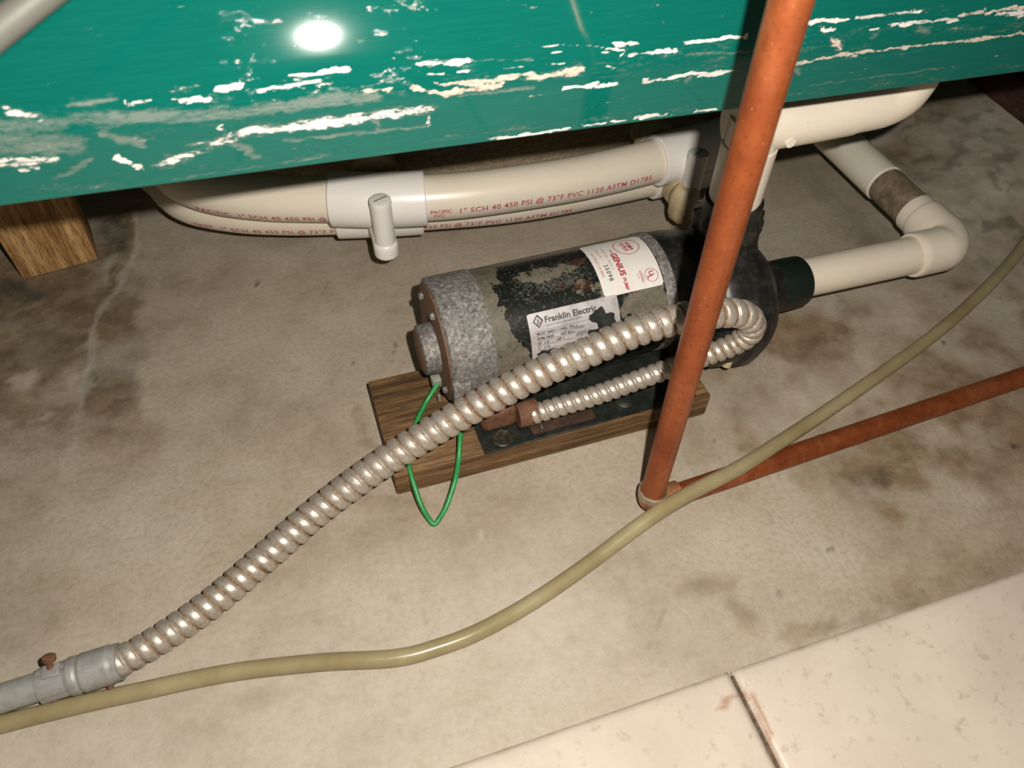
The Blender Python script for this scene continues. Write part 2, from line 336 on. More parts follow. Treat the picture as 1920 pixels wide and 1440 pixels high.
def mat_green():
    M = Mat('green_gelcoat', 0.09, 0, spec=0.5)
    n = M.noise(6, 3); st = M.noise(30, 3, 0.6, vec=M.mapped((1.2, 18, 18)))
    base = M.mix(M.ramp(st, [(0.4, 0.0), (0.75, 0.5)]), (0.0014, 0.088, 0.069), (0.0036, 0.113, 0.09))
    a = M.attr('mask'); ch = M.sep(a.outputs['Color'])
    fine = M.noise(420, 4, 0.7, vec=M.mapped((0.35, 1, 1))); mid = M.noise(120, 5, 0.65, vec=M.mapped((0.22, 1, 1)))
    br = M.math('ADD', M.math('MULTIPLY', M.math('SUBTRACT', fine, 0.5), 1.5), M.math('MULTIPLY', M.math('SUBTRACT', mid, 0.5), 2.0))
    brw = M.math('MULTIPLY', br, M.math('ADD', M.math('MULTIPLY', ch[0], 2.2, True), 0.3))
    white = M.ramp(M.math('ADD', ch[0], brw), [(0.46, 0.0), (0.56, 1.0)])
    scuff = M.ramp(M.math('ADD', ch[1], M.math('MULTIPLY', br, 0.9)), [(0.30, 0.0), (0.95, 0.75)])
    cream = M.ramp(M.math('ADD', ch[2], br), [(0.46, 0.0), (0.56, 1.0)])
    col = M.mix(scuff, base, (0.14, 0.17, 0.145))
    col = M.mix(white, col, M.ramp(mid, [(0.35, (0.30, 0.29, 0.26)), (0.6, (0.62, 0.60, 0.57))]))
    col = M.mix(cream, col, M.ramp(fine, [(0.3, (0.15, 0.12, 0.085)), (0.55, (0.50, 0.43, 0.36))]))
    wear = M.math('MAXIMUM', M.math('MAXIMUM', white, cream), scuff)
    M.bump(M.math('MULTIPLY', wear, -1.0), 0.5, 0.0008)
    return M.set(color=col, rough=M.ramp(wear, [(0.0, 0.062), (0.8, 0.6)]))
def mat_fibre():
    M = Mat('fibreglass', 0.6, 0, spec=0.35)
    n = M.noise(60, 6, 0.7, vec=M.mapped((1, 1, 3)), dist=2.5); n2 = M.noise(12, 3)
    col = M.ramp(n, [(0.3, (0.16, 0.12, 0.07)), (0.5, (0.36, 0.29, 0.19)), (0.7, (0.55, 0.47, 0.33))])
    col = M.mix(M.ramp(n2, [(0.4, 0.0), (0.7, 0.5)]), col, (0.24, 0.19, 0.12))
    M.bump(n, 0.8, 0.004)
    return M.set(color=col)
def mat_pvc(name, col, dirt=0.25):
    M = Mat(name, 0.32, 0, spec=0.5)
    n = M.noise(14, 4, 0.6); n2 = M.noise(220, 3, 0.6, vec=M.mapped((0.4, 1, 1)))
    c = M.mix(M.math('MULTIPLY', M.ramp(n, [(0.45, 0.0), (0.8, 1.0)]), dirt), col, tuple(v*0.72*f for v, f in zip(col, (1, .93, .8))))
    c = M.mix(M.ramp(n2, [(0.70, 0.0), (0.78, 0.35)]), c, (0.35, 0.28, 0.2))
    M.bump(M.noise(90, 2), 0.04, 0.001)
    return M.set(color=c, rough=M.ramp(n, [(0.3, 0.26), (0.7, 0.42)]))
def mat_wood(name, dark, light, along=(1, 14, 14), ringy=(0.9, 0.6), wet=0.0):
    M = Mat(name, 0.65, 0, spec=0.3)
    v = M.mapped(along)
    n = M.noise(9, 5, 0.6, vec=v, dist=0.6); f = M.noise(60, 4, 0.7, vec=v); big = M.noise(7, 3)
    c = M.ramp(n, [(0.32, dark), (0.5, tuple((a+b)/2 for a, b in zip(dark, light))), (0.68, light)])
    c = M.mix(M.ramp(f, [(0.38, 0.8), (0.52, 0.0)]), c, tuple(a*0.55 for a in dark))
    c = M.mix(M.ramp(big, [(0.5, 0.0), (0.75, 0.55)]), c, tuple(a*0.6 for a in dark))
    M.bump(M.math('ADD', n, f), 0.35, 0.0012)
    return M.set(color=c)
def mat_copper():
    M = Mat('copper', 0.42, 0.55, spec=0.5)
    n = M.noise(18, 5, 0.65, vec=M.mapped((1, 1, 0.45))); n2 = M.noise(240, 3, 0.6); sp = M.voro(130)
    c = M.ramp(n, [(0.3, (0.23, 0.052, 0.014)), (0.5, (0.315, 0.080, 0.023)), (0.75, (0.39, 0.13, 0.05))])
    pt = M.noise(11, 5, 0.7); sk = M.noise(70, 3, 0.6, vec=M.mapped((1, 1, 0.06)))
    c = M.mix(M.ramp(pt, [(0.48, 0.0), (0.66, 0.65)]), c, (0.20, 0.040, 0.012))
    c = M.mix(M.ramp(sk, [(0.5, 0.0), (0.7, 0.4)]), c, (0.42, 0.17, 0.075))
    c = M.mix(M.ramp(n2, [(0.56, 0.0), (0.70, 0.55)]), c, (0.16, 0.034, 0.011))
    c = M.mix(M.ramp(sp, [(0.06, 0.7), (0.13, 0.0)]), c, (0.42, 0.2, 0.11))
    M.bump(n2, 0.08, 0.0006)
    return M.set(color=c, rough=M.ramp(n, [(0.3, 0.36), (0.7, 0.55)]))
def mat_flex():
    M = Mat('zinc_flex', 0.45, 0.5, spec=0.5)
    a = M.attr('wear').outputs['Fac']
    n = M.noise(40, 5, 0.65); n2 = M.noise(300, 4, 0.7); big = M.noise(9, 3, 0.5)
    c = M.ramp(n2, [(0.3, (0.34, 0.295, 0.24)), (0.5, (0.47, 0.42, 0.355)), (0.7, (0.55, 0.50, 0.44))])
    rustf = M.ramp(M.math('ADD', M.math('MULTIPLY', a, M.ramp(big, [(0.35, 0.55), (0.6, 1.0)])), M.math('MULTIPLY', M.math('SUBTRACT', n, 0.5), 1.1)), [(0.30, 0.0), (0.72, 0.92)])
    c = M.mix(rustf, c, M.ramp(n2, [(0.35, (0.09, 0.042, 0.016)), (0.65, (0.27, 0.155, 0.07))]))
    M.bump(n2, 0.15, 0.0008)
    return M.set(color=c, rough=M.ramp(rustf, [(0.0, 0.42), (0.8, 0.7)]), metal=M.ramp(rustf, [(0.0, 0.55), (0.8, 0.15)]))
def mat_black_paint():
    """old black motor enamel, worn through to an olive grey primer with rust spots; mask: r bare, g rust, b grey haze"""
    M = Mat('worn_black_enamel', 0.35, 0, spec=0.5)
    a = M.attr('mask'); ch = M.sep(a.outputs['Color'])
    v = M.voro(95); n = M.noise(55, 6, 0.7); n2 = M.noise(300, 4, 0.7); cr = M.voro(120, 'DISTANCE_TO_EDGE', rnd=1.0)
    bare = M.ramp(M.math('ADD', ch[0], M.math('MULTIPLY', M.math('SUBTRACT', n, 0.5), 2.4)), [(0.47, 0.0), (0.53, 1.0)])
    bare = M.math('MULTIPLY', bare, M.ramp(cr, [(0.008, 0.45), (0.03, 1.0)]))
    c = M.mix(M.ramp(n2, [(0.55, 0.0), (0.8, 0.25)]), (0.008, 0.010, 0.008), (0.09, 0.095, 0.085))
    c = M.mix(bare, c, M.ramp(n, [(0.35, (0.085, 0.076, 0.052)), (0.65, (0.145, 0.128, 0.09))]))
    haze = M.ramp(M.math('ADD', ch[2], M.math('MULTIPLY', M.math('SUBTRACT', n2, 0.5), 1.8)), [(0.35, 0.0), (0.8, 0.6)])
    c = M.mix(haze, c, (0.16, 0.155, 0.135))
    rust = M.ramp(M.math('ADD', ch[1], M.math('MULTIPLY', M.math('SUBTRACT', n2, 0.5), 1.0)), [(0.4, 0.0), (0.8, 0.7)])
    c = M.mix(rust, c, M.ramp(n, [(0.35, (0.055, 0.026, 0.015)), (0.65, (0.115, 0.05, 0.03))]))
    sc1 = M.noise(22, 2, 0.4, vec=M.mapped((3, 30, 30), rot=(0.4, 0.2, 0.5)))
    c = M.mix(M.ramp(sc1, [(0.70, 0.0), (0.72, 0.35)]), c, (0.28, 0.27, 0.24))
    M.bump(M.math('ADD', bare, n2), 0.25, 0.0006)
    return M.set(color=c, rough=M.ramp(M.math('MAXIMUM', bare, haze), [(0.0, 0.3), (0.7, 0.6)]))
def mat_mottle(name, cols, scale=120, rough=0.6, metal=0.2, bump=0.4, spec=0.4):
    M = Mat(name, rough, metal, spec=spec)
    n = M.noise(scale, 6, 0.75); n2 = M.noise(scale*0.15, 3)
    k = [0.3, 0.5, 0.7] if len(cols) == 3 else [0.35, 0.65]
    c = M.ramp(n, list(zip(k, cols)))
    c = M.mix(M.ramp(n2, [(0.4, 0.0), (0.75, 0.4)]), c, cols[0])
    M.bump(n, bump, 0.0012)
    return M.set(color=c)
def mat_plain(name, col, rough=0.5, metal=0.0, var=0.12, scale=60, spec=0.5):
    M = Mat(name, rough, metal, spec=spec)
    n = M.noise(scale, 4, 0.6)
    c = M.ramp(n, [(0.3, tuple(v*(1-var) for v in col)), (0.7, tuple(min(1, v*(1+var)) for v in col))])
    M.bump(n, 0.06, 0.0008)
    return M.set(color=c)
def mat_tile():
    M = Mat('cream_tile', 0.3, 0, spec=0.45)
    n = M.noise(7, 5, 0.6); n2 = M.noise(70, 5, 0.7); n3 = M.noise(40, 5, 0.65)
    c = M.ramp(n, [(0.3, (0.49, 0.415, 0.345)), (0.7, (0.60, 0.53, 0.45))])
    c = M.mix(M.ramp(n2, [(0.56, 0.0), (0.70, 0.55)]), c, (0.31, 0.24, 0.19))
    a = M.attr('mask'); ch = M.sep(a.outputs['Color'])
    st = M.ramp(M.math('ADD', ch[0], M.math('MULTIPLY', M.math('SUBTRACT', n3, 0.5), 1.3)), [(0.35, 0.0), (0.9, 0.7)])
    c = M.mix(st, c, (0.32, 0.16, 0.08))
    M.bump(n2, 0.08, 0.001)
    return M.set(color=c, rough=M.ramp(n2, [(0.3, 0.28), (0.7, 0.45)]))
def mat_hose():
    M = Mat('yellowed_vinyl', 0.22, 0, spec=0.5)
    n = M.noise(16, 4, 0.6)
    c = M.ramp(n, [(0.3, (0.33, 0.265, 0.13)), (0.7, (0.47, 0.405, 0.24))])
    M.b.inputs['Transmission Weight'].default_value = 0.35
    M.b.inputs['IOR'].default_value = 1.4
    M.b.inputs['Subsurface Weight'].default_value = 0.0
    return M.set(color=c, rough=M.ramp(n, [(0.3, 0.2), (0.7, 0.32)]))

CONCRETE = mat_concrete(); GREEN = mat_green(); FIBRE = mat_fibre()
PVC = mat_pvc('cream_pvc', (0.72, 0.65, 0.535)); PVCW = mat_pvc('white_pvc', (0.76, 0.73, 0.69), 0.12); PVCG = mat_pvc('dull_pvc', (0.70, 0.66, 0.55), 0.4)
RED = mat_plain('red_ink', (0.46, 0.085, 0.13), 0.5); MAROON = mat_plain('maroon_ink', (0.36, 0.035, 0.05), 0.45); INK = mat_plain('black_ink', (0.03, 0.032, 0.034), 0.45)
BLOCKW = mat_wood('stained_pine', (0.060, 0.030, 0.012), (0.30, 0.175, 0.075), (0.7, 17, 17))
POSTW = mat_wood('post_pine', (0.20, 0.088, 0.024), (0.62, 0.39, 0.17), (11, 11, 0.7))
DARKW = mat_wood('dark_timber', (0.03, 0.012, 0.008), (0.07, 0.03, 0.02), (13, 1.0, 13))
COPPER = mat_copper(); FLEX = mat_flex()
SOLDER = mat_mottle('solder_grey', [(0.25, 0.2, 0.13), (0.38, 0.32, 0.23), (0.48, 0.42, 0.33)], 150, 0.5, 0.3, 0.2)
ENAMEL = mat_black_paint()
BELL = mat_mottle('corroded_aluminium', [(0.045, 0.043, 0.04), (0.20, 0.19, 0.178), (0.44, 0.42, 0.39)], 210, 0.6, 0.25, 0.6)
RUSTY = mat_mottle('rusty_brown', [(0.07, 0.03, 0.015), (0.16, 0.075, 0.04), (0.26, 0.13, 0.075)], 70, 0.7, 0.1, 0.5)
DKRUST = mat_mottle('dark_rust', [(0.02, 0.012, 0.008), (0.05, 0.025, 0.014), (0.10, 0.05, 0.03)], 70, 0.7, 0.1, 0.5)
RUSTFACE = mat_mottle('rust_brown_face', [(0.13, 0.065, 0.035), (0.19, 0.098, 0.055), (0.25, 0.14, 0.085)], 30, 0.65, 0.05, 0.25)
VOLUTE = mat_mottle('black_plastic', [(0.006, 0.006, 0.006), (0.014, 0.014, 0.012), (0.05, 0.05, 0.042)], 45, 0.38, 0.0, 0.35)
COLLAR = mat_plain('black_green_plastic', (0.006, 0.012, 0.009), 0.35)
STEELK = mat_mottle('black_steel', [(0.008, 0.01, 0.008), (0.018, 0.022, 0.018), (0.045, 0.045, 0.035)], 80, 0.5, 0.2, 0.3)
BOLTM = mat_mottle('dull_steel', [(0.12, 0.09, 0.05), (0.3, 0.26, 0.2), (0.5, 0.46, 0.4)], 180, 0.45, 0.7, 0.3)
BOLTD = mat_mottle('dark_bolt', [(0.02, 0.018, 0.012), (0.05, 0.045, 0.032), (0.16, 0.14, 0.10)], 160, 0.4, 0.5, 0.3)
DIECAST = mat_mottle('die_cast_grey', [(0.22, 0.21, 0.2), (0.32, 0.31, 0.295), (0.38, 0.365, 0.345)], 60, 0.5, 0.25, 0.15)
EMT = mat_mottle('galvanised_grey', [(0.28, 0.29, 0.27), (0.36, 0.37, 0.345), (0.43, 0.44, 0.41)], 40, 0.4, 0.35, 0.1)
STICKER = mat_plain('white_sticker', (0.68, 0.65, 0.61), 0.35, 0, 0.04)
PLATE = mat_mottle('worn_silver_plate', [(0.30, 0.28, 0.28), (0.52, 0.49, 0.49), (0.62, 0.59, 0.585)], 60, 0.4, 0.3, 0.1)
WIREG = mat_plain('green_insulation', (0.02, 0.23, 0.055), 0.4, 0, 0.2, 90)
TILE = mat_tile(); GROUT = mat_mottle('dirty_grout', [(0.05, 0.03, 0.018), (0.10, 0.068, 0.042), (0.2, 0.15, 0.11)], 90, 0.85, 0, 0.5)
HOSE = mat_hose()
BRICKM = mat_mottle('red_brick', [(0.16, 0.045, 0.025), (0.24, 0.075, 0.04), (0.32, 0.12, 0.07)], 60, 0.85, 0, 0.5)
RODM = mat_plain('pale_grey_rod', (0.072, 0.072, 0.062), 0.45, 0, 0.06, 20)
LUGM = mat_mottle('pale_lug', [(0.2, 0.22, 0.17), (0.34, 0.36, 0.3), (0.45, 0.46, 0.4)], 120, 0.5, 0.4, 0.2)
TANJET = mat_mottle('tan_resin', [(0.34, 0.25, 0.13), (0.5, 0.4, 0.24), (0.62, 0.53, 0.36)], 40, 0.5, 0, 0.3)

WORLDP = set()
def thing(name, loc, label, cat, group=None):
    o = empty(name, loc); WORLDP.add(o.name); return tag(o, label, cat, group)
_link0 = link
def link(o, parent=None):
    COL.objects.link(o)
    if parent:
        o.parent = parent
        root = parent
        if parent.name in WORLDP: o.matrix_parent_inverse = Matrix.Translation(-Vector(parent.location))
    return o

# ================================================================== the setting
# concrete floor, finest where the photograph looks
def axis(a, b, st, lo, hi):
    core = np.arange(a, b+1e-6, st)
    left = [lo, lo*0.5+a*0.5] ; right = [hi*0.5+b*0.5, hi]
    return np.array(left+list(core)+right)
gx = axis(-0.62, 1.45, 0.005, -2.4, 3.0); gy = axis(0.12, 1.32, 0.005, -1.2, 2.6)
GX, GY = np.meshgrid(gx, gy)
mask = np.zeros(GX.shape+(3,))
jx = GX+(fbm(GX*28, GY*28, 3)-0.5)*0.05; jy = GY+(fbm(GX*28, GY*28, 9)-0.5)*0.05
for pts, wd, ch, st in STAINS:
    if wd < 0.006: d = seg_dist(GX+(jx-GX)*0.35, GY+(jy-GY)*0.35, pts)/(0.45+1.1*fbm(GX*60, GY*60, 7))
    else: d = seg_dist(jx, jy, pts)
    mask[..., ch] = np.maximum(mask[..., ch], st*np.clip(1.5-d/wd, 0, 1))
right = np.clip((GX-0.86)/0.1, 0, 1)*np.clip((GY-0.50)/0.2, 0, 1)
mask[..., 0] = np.maximum(mask[..., 0], right*np.clip((fbm(GX*16, GY*16, 21)-0.45)*2.2, 0, 0.4))
mask[..., 2] = np.maximum(mask[..., 2], right*np.clip((fbm(GX*34, GY*34, 31)-0.56)*4.0, 0, 0.5))
mid = np.clip((GX-0.35)/0.2, 0, 1)*np.clip((0.66-GY)/0.05, 0, 1)*np.clip((GY-0.2)/0.1, 0, 1)
mask[..., 0] = np.maximum(mask[..., 0], mid*np.clip((fbm(GX*11, GY*11, 51)-0.46)*3.6, 0, 0.7))
wet = np.clip((-0.245-(GX+0.10*(GY-0.85))+(jx-GX)*1.2)/0.03, 0, 1)*np.clip((1.1-GY)/0.1, 0, 1)*np.clip((GY-0.55)/0.18, 0, 1)
mask[..., 0] = np.maximum(mask[..., 0], wet*np.clip((fbm(GX*14, GY*14, 61)-0.28)*2.2, 0, 0.8))
mask[..., 2] = np.maximum(mask[..., 2], wet*np.clip((fbm(GX*11, GY*11, 71)-0.42)*1.8, 0, 0.4))
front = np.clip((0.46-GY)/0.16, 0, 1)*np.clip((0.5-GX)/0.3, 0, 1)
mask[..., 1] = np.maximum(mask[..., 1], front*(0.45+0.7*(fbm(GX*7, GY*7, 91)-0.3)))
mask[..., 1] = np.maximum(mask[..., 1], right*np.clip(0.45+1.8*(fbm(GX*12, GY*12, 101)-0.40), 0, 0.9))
GZ = (fbm(GX*9, GY*9, 41)-0.5)*0.0016
sm = lambda t: np.clip(t, 0, 1)**2*(3-2*np.clip(t, 0, 1))
GZ = GZ+0.20*np.clip(GX-0.90, 0, 0.5)*sm((GY-0.62)/0.2)+right*(fbm(GX*22, GY*22, 111)-0.5)*0.006  # upward slope added at far right so the flash lights the concrete brighter
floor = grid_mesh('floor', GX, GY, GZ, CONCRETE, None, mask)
tag(floor, 'stained grey brown concrete floor under the pump', kind='structure')

# raised cream tiles along the front
tf = empty('tile_floor', (0.298, 0.187, 0)); tf.rotation_euler = (0, 0, radians(1.4))
tag(tf, 'cream glazed floor tiles raised beside the concrete', kind='structure')
TW, TG = 0.40, 0.0052
bm_obj('grout_bed', box_bm(-2*TW, 2*TW, -2*TW, -0.004, -0.03, 0.0075), GROUT, tf, False)
ca, sa = cos(radians(1.4)), sin(radians(1.4))
for ix in range(-2, 2):
    for iy in range(2):
        x0, x1 = ix*TW+TG/2, (ix+1)*TW-TG/2; y1, y0 = -iy*TW-(TG/2 if iy else 0), -(iy+1)*TW+TG/2
        nx, ny = 70, 70
        xs = np.linspace(x0, x1, nx); ys = np.linspace(y0, y1, ny); TX, TY = np.meshgrid(xs, ys)
        edge = np.minimum(np.minimum(TX-x0, x1-TX), np.minimum(TY-y0, y1-TY))
        TZ = 0.012-0.0018*np.exp(-(edge/0.0022))
        wx = 0.298+ca*TX-sa*TY; wy = 0.187+sa*TX+ca*TY
        mk = np.zeros(TX.shape+(3,))
        for pts, wd, ch, st in TSTAINS:
            d = seg_dist(wx+(fbm(wx*40, wy*40, 5)-0.5)*0.02, wy+(fbm(wx*40, wy*40, 6)-0.5)*0.02, pts)
            mk[..., 0] = np.maximum(mk[..., 0], st*np.clip(1.5-d/wd, 0, 1))
        mk[..., 0] = np.maximum(mk[..., 0], 0.45*np.exp(-edge/0.003)*(fbm(wx*20, wy*20, 8) > 0.5))
        t = grid_mesh('tile', TX, TY, TZ, TILE, tf, mk)
        # skirt: the tile's own thickness
        bm = bmesh.new(); bm.from_mesh(t.data)
        lay = bm.verts.layers.float_color.get('mask')
        be = [e for e in bm.edges if e.is_boundary]
        r = bmesh.ops.extrude_edge_only(bm, edges=be)
        for v in [g for g in r['geom'] if isinstance(g, bmesh.types.BMVert)]: v.co.z = 0.0
        bmesh.ops.recalc_face_normals(bm, faces=bm.faces)
        bm.to_mesh(t.data); bm.free()

# block wall far behind the tub, lost in the dark
bw = bm_obj('wall_back', box_bm(-2.4, 3.0, 2.5, 2.6, 0, 1.6), mat_plain('wall_plaster', (0.3, 0.27, 0.22), 0.8), None, False)
tag(bw, 'plain wall in the dark behind the tub', kind='structure')

# ================================================================== the hot tub
tub = thing('hot_tub', (0.25, 0.510, 0.4216), 'green tub skirt with chipped white scraped paint along its lower edge', 'hot tub')
TY0, TZ0, TSL = 0.510, 0.4216, -0.013
def tilt(s): return np.interp(s/1.121, [0, .036, .054, .070, .10, .20, .26, .30, .34], [-3, -1, 15, 25.5, 28, 34, 50, 75, 90])
PS, PYY, PZZ = [0.0], [0.0], [0.0]
while PS[-1] < 0.386:
    a = radians(float(tilt(PS[-1]+0.0005)))
    PS.append(PS[-1]+0.001); PYY.append(PYY[-1]+0.001*sin(a)); PZZ.append(PZZ[-1]+0.001*cos(a))
ss = np.concatenate([np.arange(0, 0.142, 0.0012), np.linspace(0.143, 0.385, 24)])
xs = np.concatenate([np.linspace(-1.3, -0.32, 8), np.arange(-0.31, 0.80, 0.0018), np.linspace(0.81, 2.0, 8)])
SX, SS = np.meshgrid(xs, ss)
mk = np.zeros(SX.shape+(3,))
jx = SX+(fbm(SX*90, SS*260, 13)-0.5)*0.012; js = SS+(fbm(SX*110, SS*300, 17)-0.5)*0.006
KIND = {0: 0, 1: 1, 2: 2}
for pts, wd, k in CHIPS:
    sm = 0.25 if wd < 0.0009 else 1.0
    d = seg_dist(SX+(jx-SX)*sm, SS+(js-SS)*sm*min(1, wd/0.002), pts)
    wd2 = max(wd*0.74, 0.0006)
    if k == 1: mk[..., 1] = np.maximum(mk[..., 1], 0.8*np.clip(1.5-0.9*d/wd2, 0, 1))
    elif wd > 0.0026:        # broad rubbed patches: broken white over a greyish scuff
        mk[..., k] = np.maximum(mk[..., k], 0.66*np.clip(1.45-0.75*d/wd2, 0, 1))
        mk[..., 1] = np.maximum(mk[..., 1], 0.7*np.clip(1.7-0.7*d/wd2, 0, 1))
    else: mk[..., k] = np.maximum(mk[..., k], 0.85*np.clip(1.4-0.8*d/wd2, 0, 1))
# fine rubbed speckle along the bottom band
band = np.exp(-((SS-0.007)/0.007)**2)*0.33+np.exp(-((SS-0.049)/0.0135)**2)*0.30
mk[..., 1] = np.maximum(mk[..., 1], band*(0.6+0.8*(fbm(SX*14, SS*60, 81)-0.3)))
YY = TY0+np.interp(SS, PS, PYY); ZZ = TZ0+TSL*SX+np.interp(SS, PS, PZZ)
skirt = grid_mesh('skirt_panel', SX, YY, ZZ, GREEN, tub, mk)
# folded lip behind the lower edge gives the panel its thickness
LX = np.array([-1.3, 2.0]); V = []
for x in LX:
    for (dy, dz) in ((0, 0), (0.0012, -0.0012), (0.006, -0.0012), (0.0072, 0.0), (0.0072, 0.05)):
        V.append((x, TY0+dy, TZ0+TSL*x+dz))
mesh_obj('skirt_lip', V, [(i, i+1, i+6, i+5) for i in range(4)], mat_plain('green_lip', (0.02, 0.13, 0.10), 0.4), tub)
# the deck above
ydk, zdk = TY0+PYY[-1], TZ0+PZZ[-1]
bm_obj('tub_deck', box_bm(-1.3, 2.0, ydk-0.005, 2.45, zdk-0.06, zdk-0.035), mat_plain('green_deck', (0.012, 0.25, 0.20), 0.25), tub, False)
# fibreglass bowl standing on the floor
V = []; F = []; n = 140
levels = [(0.0, 0.985), (0.006, 1.0), (0.018, 1.004), (0.035, 0.998), (0.07, 0.985), (0.12, 0.985), (0.2, 0.995), (0.3, 1.02), (0.45, 1.06), (zdk-0.06, 1.1)]
for (z, k) in levels:
    for i in range(n):
        t = 2*pi*i/n
        wv = 1+0.006*sin(7*t+z*9)+0.004*sin(13*t)
        V.append((0.27+0.62*k*wv*cos(t), 1.5+0.568*k*wv*sin(t), z))
for j in range(len(levels)-1):
    for i in range(n): i2 = (i+1) % n; F.append((j*n+i, j*n+i2, (j+1)*n+i2, (j+1)*n+i))
mesh_obj('fibreglass_bowl', V, F, FIBRE, tub)

# timber post under the tub
pb = bm_obj('support_post', box_bm(0, 0.103, 0, 0.09, 0, 0.60, 0.0025), POSTW, None)
pb.location = (-0.417, 0.977, 0.001); pb.rotation_euler = (0, 0, radians(11.2))
tag(pb, 'short timber post with yellow brown grain holding up the tub at left', 'post')
# dark rail and brick at the far right
tr = bm_obj('timber_rail', box_bm(0, 0.09, 0, 0.8, -0.02, 0.05, 0.003), DARKW, None)
tr.location = (1.211, 0.80, 0.066); tag(tr, 'dark brown timber rail lying on the floor at the far right', 'timber')
bk = bm_obj('brick', box_bm(0, 0.06, 0, 0.19, 0, 0.055, 0.004), BRICKM, None)
bk.location = (1.235, 0.955, 0.117); tag(bk, 'dull red brick on the dark timber rail', 'brick')

# ================================================================== jet plumbing under the tub
man = thing('jet_manifold', (0.087, 0.85, 0), 'two cream plastic pipes side by side with white tees behind the pump', 'pipe')
UP = Tube([(-.415, 1.38, .135), (-.335, 1.21, .135), (-.240, 1.10, .135), (-.189, 1.018, .135), (-.162, .965, .135), (-.122, .926, .135), (-.055, .893, .135), (.026, .868, .135), (.087, .850, .135), (.149, .838, .135), (.221, .830, .135), (.335, .828, .135), (.416, .833, .135), (.489, .842, .135), (.566, .853, .135), (.66, .868, .135), (.72, .885, .135), (.758, .93, .135), (.768, 1.0, .135), (.772, 1.10, .135)], 0.006, True)
LO = Tube([(-.42, 1.42, .082), (-.345, 1.25, .082), (-.258, 1.14, .082), (-.206, 1.062, .082), (-.170, .992, .082), (-.112, .953, .082), (-.049, .929, .082), (.031, .909, .082), (.157, .886, .082), (.311, .870, .082), (.52, .880, .082), (.66, .895, .082), (.715, .925, .082), (.740, .98, .082), (.750, 1.08, .082)], 0.006, True)
RP = 0.0305
u1 = UP.build('upper_pipe', RP, PVC, man, 40); l1 = LO.build('lower_pipe', RP, PVC, man, 40)
def tee(tube, xc, half, r):
    s = tube.s_at_x(xc); return ring_obj('tee_collar', tube, s-half, s+half, r, PVCW, man)
t1 = tee(UP, 0.0865, 0.062, 0.0365); t2 = tee(LO, 0.088, 0.060, 0.0365)
t3 = tee(UP, 0.545, 0.065, 0.0365); t4 = tee(LO, 0.55, 0.05, 0.0355)
def jet(x, yj, lump):
    j = lathe_obj('jet_tube', [(.095, .0132), (.10, .0135), (.160, .0138), (.166, .0142), (.1695, .0136), (.170, .012), (.170, .001)], PVCW if not lump else PVCW, man, 'z', 28, (x, yj, 0))
    if not lump:
        lathe_obj('jet_foot', [(.080, .006), (.0805, .013), (.084, .0162), (.098, .0166), (.102, .0155), (.104, .0135)], PVCW, man, 'z', 28, (x, yj, 0))
        bm_obj('foot_arm', box_bm(x-.0155, x+.0155, yj, yj+.075, .083, .112, .006, 3), PVCW, man)
    else:
        lathe_obj('resin_lump', [(.062, .006), (.065, .016), (.078, .0215), (.10, .022), (.115, .017), (.12, .013)], TANJET, man, 'z', 24, (x-.008, yj-.004, 0), wob=lambda a, t: 0.07*sin(3*t+a*200)+0.04*sin(7*t))
        bm_obj('foot_arm', box_bm(x-.018, x+.010, yj, yj+.075, .07, .112, .006, 3), TANJET, man)
    bm_obj('jet_bridge', box_bm(x-.010, x+.010, yj, yj+.03, .10, .155, .005, 2), PVCW, man)
    sl = box_bm(x-.0095, x+.0095, yj-.0009, yj+.0009, .1699, .1706)
    bmesh.ops.rotate(sl, cent=(x, yj, .17), matrix=Matrix.Rotation(radians(24), 3, 'Z'), verts=sl.verts)
    bm_obj('cap_slot', sl, mat_plain('slot_grey', (0.2, 0.17, 0.14), 0.7), j, False)
jet(.0835, .803, False); jet(.523, .797, True)
for (x, y, z, r) in ((.503, .895, .135, .03), (.089, .902, .15, .034)):
    lathe_obj('jet_flange', [(-.02, r*.5), (-.02, r*.92), (-.015, r), (.0, r), (.006, r*.8), (.030, r*.8)], TANJET, man, 'y', 32, (x, y, z))
def pipe_text(body, tube, x0, th, size, parent, fat=0.0002, r=RP, shear=0.0, space=1.0):
    V, F = text_mesh(body, size, fat, 'LEFT', space, shear); s0 = tube.s_at_x(x0)
    V2 = [tube.at(s0+v[0], th+v[1]/r, r+0.00025) for v in V]
    return mesh_obj('printed_text', V2, F, RED, parent, False)
PT = '1" SCH 40 450 PSI @ 73\u00b0F PVC 1120 ASTM D1785'
pipe_text(PT, UP, .188, radians(-12), .0115, u1, space=1.12)
pipe_text('PACIFIC\n  PVC', UP, .151, radians(-7), .0078, u1)
pipe_text('450 PSI @ 73\u00b0F PVC 1120 ASTM D1785', LO, .152, radians(-28), .0115, l1, space=1.12)
pipe_text('1" SCH 40 450 PSI @ 73\u00b0F PVC', LO, -.118, radians(-28), .0115, l1, space=1.12)
pipe_text('PACIFIC\n  PVC', LO, -.148, radians(-24), .0078, l1)
pipe_text('PACIFIC  1" SCH 40 450 PSI @ 73', UP, -.13, radians(-30), .0115, u1, space=1.12)

# ================================================================== pump
YAW = radians(2.7)
pump = empty('water_pump', (0.105, 0.600, 0.038), YAW)
tag(pump, 'worn black electric pump with white sticker and silver nameplate on a wood block', 'pump')
ZC, R0 = 0.074, 0.072
def cylpt(s, th, r): return (s, -r*cos(th), ZC+r*sin(th))
